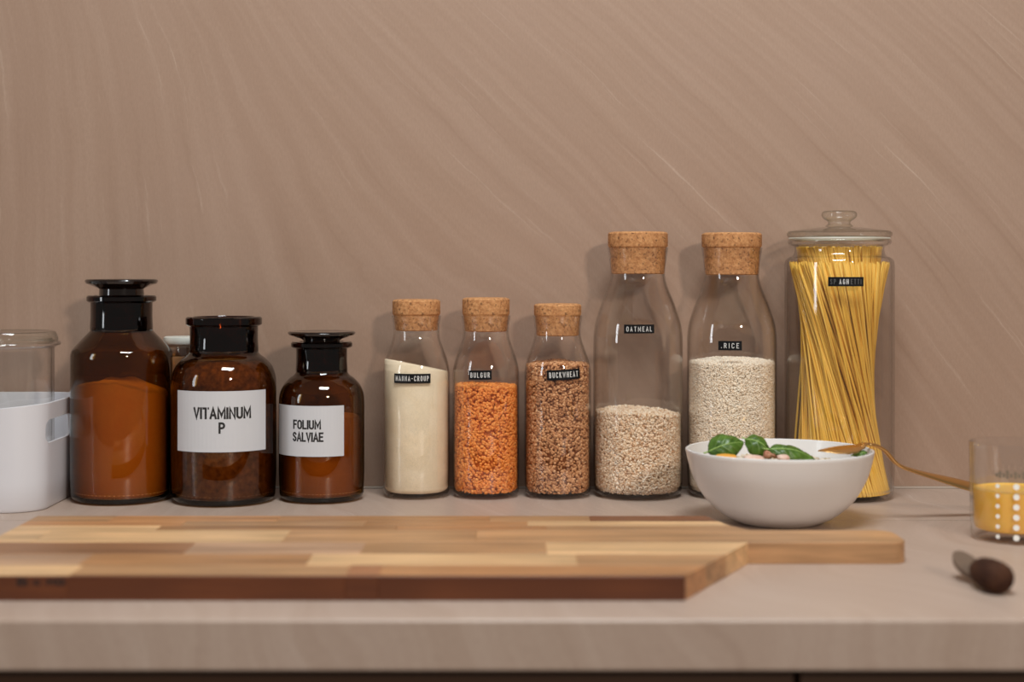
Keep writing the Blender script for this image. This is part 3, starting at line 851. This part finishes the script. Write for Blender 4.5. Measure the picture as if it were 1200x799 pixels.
M['saladmix'] = grain_mat('salad_pieces', (.45, .33, .14), (.72, .58, .42), (.86, .74, .60))
V, F, T = salad()
tag(mesh_np('grain_salad', V, F, M['saladmix'], None, True, T, bc), 'pale grain salad filling the white bowl', 'salad', kind='stuff')

def leaf_mat():
    g = G('basil_leaf'); p = g.obj(); x, y, z_ = g.sep(p)
    ax = g.math('ABSOLUTE', y)
    v = g.math('SINE', g.math('MULTIPLY', g.math('SUBTRACT', x, g.math('MULTIPLY', ax, .9)), 900))
    n = g.noise(p, 90, 3, .5)
    col = g.mix(g.mr(n, .3, .7), (.036, .085, .008), (.095, .19, .022))
    col = g.mix(g.mr(v, .82, 1, 0, .35), col, (.19, .30, .07))
    bsd = g.princ(col, .38, g.bump(v, .25, .0008), Specular_IOR_Level=.45)
    return g.m
M['leaf'] = leaf_mat(); M['rib'] = plain('pale_leaf_rib', (.30, .45, .12), .45)
def leaf(loc, L, W, cup, curl, rot, label):
    t = thing('basil_leaf', loc, label, 'leaf', 'basil leaves on the salad')
    t.rotation_euler = rot
    nu, nv = 16, 10; bm = bmesh.new(); grid = []
    for i in range(nu+1):
        u = i/nu
        wd = W/2*(math.sin(PI*min(1, u**.80))**.72)*(1-.10*u) if 0 < u < 1 else .0002
        rw = []
        for j in range(nv+1):
            v = -1+2*j/nv
            z_ = cup*(1-v*v*.9)*math.sin(PI*u*.92+.1) - curl*u*u + .0011*math.sin(u*19+abs(v)*5)*abs(v) - .0010*math.exp(-(v*7)**2)
            rw.append(bm.verts.new(((u-.5)*L, v*wd, z_)))
        grid.append(rw)
    for i in range(nu):
        for j in range(nv): bm.faces.new((grid[i][j], grid[i+1][j], grid[i+1][j+1], grid[i][j+1]))
    ext = bmesh.ops.extrude_face_region(bm, geom=bm.faces[:])
    for q in ext['geom']:
        if isinstance(q, bmesh.types.BMVert): q.co.z -= .0005
    bmesh.ops.recalc_face_normals(bm, faces=bm.faces)
    link_bm('blade', bm, M['leaf'], t)
    bm = bmesh.new(); prev = None
    for i in range(nu+1):
        u = -.12+1.08*i/nu; uu = max(0, u)
        z_ = cup*math.sin(PI*uu*.92+.1)-curl*uu*uu-.0009
        rad = .0008*(1-.7*uu)
        ring = [bm.verts.new(((u-.5)*L, rad*math.cos(2*PI*k/6), z_+rad*math.sin(2*PI*k/6))) for k in range(6)]
        if prev:
            for k in range(6): bm.faces.new((prev[k], prev[(k+1) % 6], ring[(k+1) % 6], ring[k]))
        prev = ring
    link_bm('midrib', bm, M['rib'], t)
    return t
leaf(P(851, 523, 1.445), .036, .028, .008, .004, (math.radians(62), math.radians(-16), math.radians(4)), 'rounded green basil leaf nearest the left rim of the bowl')
leaf(P(890, 523.5, 1.450), .030, .024, .009, .006, (math.radians(48), math.radians(28), math.radians(-10)), 'folded green basil leaf in the middle of the bowl')
leaf(P(929, 530.5, 1.440), .046, .020, .006, .005, (math.radians(38), math.radians(9), math.radians(4)), 'long flat green basil leaf beside the spoon tip')
leaf(P(1008, 531, 1.455), .014, .009, .002, .001, (math.radians(50), math.radians(-12), 0), 'tiny piece of green leaf under the spoon by the right rim')
def chunk(name, p, size, m, rot, label, cat, group=None):
    bm = bmesh.new(); bmesh.ops.create_icosphere(bm, subdivisions=3, radius=1)
    for v in bm.verts:
        k = 1+.14*noise.noise(v.co*1.7+Vector(p)*50)
        v.co = Vector((math.copysign(abs(v.co.x)**.75, v.co.x)*size[0]*k, math.copysign(abs(v.co.y)**.75, v.co.y)*size[1]*k, math.copysign(abs(v.co.z)**.75, v.co.z)*size[2]*k))
    o = link_bm(name, bm, m, None, True, p); o.rotation_euler = rot
    return tag(o, label, cat, group)
M['carrot'] = plain('orange_vegetable', (.85, .38, .05), .4)
M['pinkish'] = powder('pale_pink_vegetable', (.80, .62, .52), (.72, .42, .33), 150)
M['nut'] = powder('brown_nut', (.30, .09, .05), (.62, .36, .24), 180)
chunk('vegetable_slice', P(851, 535.5, 1.425), (.010, .007, .0022), M['carrot'], (.15, 0, .1), 'small orange vegetable slice below the left basil leaf', 'vegetable')
chunk('vegetable_slice', P(884, 537, 1.425), (.0095, .006, .0028), M['pinkish'], (.1, .05, .1), 'pale cream vegetable slice in front of the middle basil leaf', 'vegetable')
chunk('nut', P(899, 532.5, 1.432), (.0036, .0034, .0034), M['nut'], (.5, .2, .1), 'red-brown nut at the centre of the bowl', 'nut')
chunk('nut', P(907, 533, 1.438), (.0042, .003, .0026), M['nut'], (.1, .5, 1.1), 'darker nut half just right of the red-brown nut', 'nut')
chunk('vegetable_slice', P(918, 536, 1.428), (.0055, .005, .0024), M['pinkish'], (.2, 0, .5), 'pale pink vegetable piece in front of the long basil leaf', 'vegetable')

# ------------------------------------------------------------------ gold spoon
def spoon():
    # centreline: (px, py, Z, half width (m), half thickness (m))
    ctr = [(959, 528.3, 1.452, .0015, .0006), (964, 527.2, 1.453, .0075, .0007), (972, 525.6, 1.455, .0120, .0008), (984, 523.6, 1.459, .0150, .0008), (996, 522.4, 1.463, .0140, .0008),
           (1007, 521.6, 1.466, .0095, .0009), (1014, 521.4, 1.468, .0050, .0013), (1021, 522.2, 1.470, .0034, .0016), (1029, 524.6, 1.472, .0030, .0017),
           (1037, 529.4, 1.474, .0030, .0018), (1043, 536.2, 1.476, .0030, .0018), (1049, 543.0, 1.478, .0031, .0018), (1058, 548.8, 1.480, .0034, .0018), (1072, 553.6, 1.484, .0042, .0018),
           (1095, 560.2, 1.490, .0055, .0018), (1120, 567.0, 1.496, .0066, .0018), (1150, 575.0, 1.503, .0074, .0018), (1190, 585.5, 1.512, .0080, .0017), (1240, 597.2, 1.524, .0084, .0016), (1262, 600.6, 1.530, .0070, .0014), (1267, 601.3, 1.531, .003, .001)]
    P3 = [P(a, b, c) for a, b, c, _, _ in ctr]
    W3 = [(d, e) for *_, d, e in ctr]
    pts, ws = [], []
    for i in range(len(P3)-1):
        p0, p1, p2, p3 = P3[max(0, i-1)], P3[i], P3[i+1], P3[min(len(P3)-1, i+2)]
        for k in range(4):
            t = k/4
            pts.append(.5*((2*p1)+(p2-p0)*t+(2*p0-5*p1+4*p2-p3)*t*t+(3*p1-p0-3*p2+p3)*t**3))
            ws.append((W3[i][0]*(1-t)+W3[i+1][0]*t, W3[i][1]*(1-t)+W3[i+1][1]*t))
    pts.append(P3[-1]); ws.append(W3[-1])
    pts = [p+Vector((0, 0, .0012)) if p.x > P3[5].x else p for p in pts]
    org = Vector(P3[-2]); org.z = 0
    t_ = thing('spoon', org, 'gold spoon resting over the right rim of the white bowl', 'spoon')
    NH = 26
    def build(name, i0, i1):
        bm = bmesh.new(); prev = None; N = 14
        for i in range(i0, i1+1):
            d = (pts[min(i+1, len(pts)-1)]-pts[max(i-1, 0)]).normalized()
            side = Vector((-d.y, d.x, 0)).normalized(); up = d.cross(side)
            if up.z < 0: up = -up
            ro = math.radians(38)*min(1, max(0, (i-44)/16)); side, up = side*math.cos(ro)+up*math.sin(ro), up*math.cos(ro)-side*math.sin(ro)
            w_, h_ = ws[i]
            ring = []
            for k in range(N):
                a = 2*PI*k/N
                sx = math.cos(a)*w_
                dome = -.0055*(sx/.015)**2 if i < NH+4 else 0
                ring.append(bm.verts.new(pts[i]-org+side*sx+up*(math.sin(a)*h_+dome)))
            if prev:
                for k in range(N): bm.faces.new((prev[k], prev[(k+1) % N], ring[(k+1) % N], ring[k]))
            else: bm.faces.new(ring[::-1])
            prev = ring
        bm.faces.new(prev); bmesh.ops.recalc_face_normals(bm, faces=bm.faces)
        return link_bm(name, bm, M['gold'], t_)
    build('spoon_head', 0, NH); build('handle', NH, len(pts)-1)
spoon()

# ------------------------------------------------------------------ juice glass
Zg = 1.382; s = Zg/1800; zg = lambda y: H-(y-315)*s
gx = P(1190, 315, Zg).x
jg = thing('drinking_glass', (gx, Zg-ZW, 0), 'clear tumbler with white dot print and orange juice, at the right edge', 'glass')
Rg = 52.5*s
gtop = zg(518)
outer = corner(Rg*.965, 0, .006)[1:] + [(Rg*.975, .02), (Rg*.985, .05), (Rg, gtop)]
sh = shell(outer, .0022, .0085)
lathe('body', sh, M['clear'], jg, 96)
M['dot'] = plain('white_enamel_print', (.88, .86, .80), .5)
M['print'] = plain('grey_brown_print', (.20, .15, .10), .6)
def cyl_patch(ang, z0, rad, R):
    bm = bmesh.new()
    c = [bm.verts.new((rad*math.cos(2*PI*k/14), rad*math.sin(2*PI*k/14), .0002)) for k in range(14)]
    bm.faces.new(c)
    r = bmesh.ops.extrude_face_region(bm, geom=bm.faces[:])
    for q in r['geom']:
        if isinstance(q, bmesh.types.BMVert): q.co.z += .0003
    return wrap(bm, R, ang, z0)
dot_me = None
for ci in range(-1, 6):
    ang = math.radians(-17+23*ci)
    for k in range(6):
        y = 571+12*k
        zc = H-(y-315)*(Zg-Rg)/1800
        R_ = Rg*(.975+.025*zc/gtop)
        o = link_bm('printed_dot', cyl_patch(ang, zc, .0027 if ci >= 0 else .0019, R_), M['dot'], jg, False)
# ring of small dark printed ornaments above the juice
orn = [(-.0135, .002), (-.0105, .0035), (-.0072, .002), (-.004, .0045), (-.0008, .002), (.0028, .0035), (.006, .0022), (.0095, .004), (.013, .002), (.0165, .0035), (.020, .002)]
for ox, hh in orn:
    bm = strip_bm(.0024, hh*1.7, .0003, 2)
    bm2 = strip_bm(.0028, .0009, .0003, 2)
    zc = H-(559-315)*(Zg-Rg)/1800
    o = link_bm('printed_mark', wrap(bm, Rg*.992, ox/Rg+math.radians(-22), zc+hh/3), M['print'], jg, False); bm2.free()
def juice():
    g = G('orange_juice'); n = g.noise(g.obj(), 60, 2)
    g.princ(g.mix(n, (.92, .47, .055), (.95, .56, .09)), .25, Subsurface_Weight=.25, Subsurface_Radius=(.01, .005, .001), Subsurface_Scale=.5)
    return g.m
M['juice'] = juice()
ri = Rg*.985-.0026
bm = None
jo = lathe('orange_juice', [(0, .0090), (ri*.86, .0090), (ri*.94, .0102), (ri*.97, .014), (ri*.985, .038), (ri*.99, .0452), (ri*.97, .0448), (ri*.6, .0446), (0, .0446)], M['juice'], None, 72, jg.location)
tag(jo, 'orange juice half filling the tumbler at the right edge', 'juice')

# ------------------------------------------------------------------ short wooden-handled tool lying in front of the glass
A = Vector((.3640, 1.139-ZW, .0122)); B = Vector((.3580, 1.179-ZW, .0122))
tool = thing('spreader_knife', (.3635, 1.17-ZW, 0), 'small dark wooden-handled knife with a short rounded blade lying in front of the glass', 'knife')
M['darkwood'] = powder('dark_brown_wood', (.035, .014, .009), (.08, .034, .018), 60, 500)
M['toolblade'] = plain('dull_grey_brown_metal', (.17, .115, .08), .5, Metallic=.2)
d = (B-A); Lh = d.length; rz = math.atan2(d.x, d.y)
ho = lathe('handle', [(0, -.001), (.0055, -.0006), (.0092, .0012), (.0116, .005), (.0122, .011), (.0120, .022), (.0108, .032), (.0088, .038), (.0065, Lh), (0, Lh+.0003)], M['darkwood'], None, 40)
ho.parent = tool; ho.rotation_euler = (-PI/2, 0, -rz); ho.location = A-Vector(tool.location)
bm = bmesh.new()
vt, vb = [], []
for k in range(28):
    a = 2*PI*k/28; x = .0100*math.cos(a); y = .019*math.sin(a)
    vt.append(bm.verts.new((x, y, .0045))); vb.append(bm.verts.new((x*.9, y*.95, .0)))
bm.faces.new(vt); bm.faces.new(vb[::-1])
for k in range(28): bm.faces.new((vb[k], vb[(k+1) % 28], vt[(k+1) % 28], vt[k]))
bl = link_bm('blade', bm, M['toolblade'], tool, False)
bl.location = Vector((.3545, 1.197-ZW, .0095))-Vector(tool.location); bl.rotation_euler = (math.radians(20), 0, -rz)
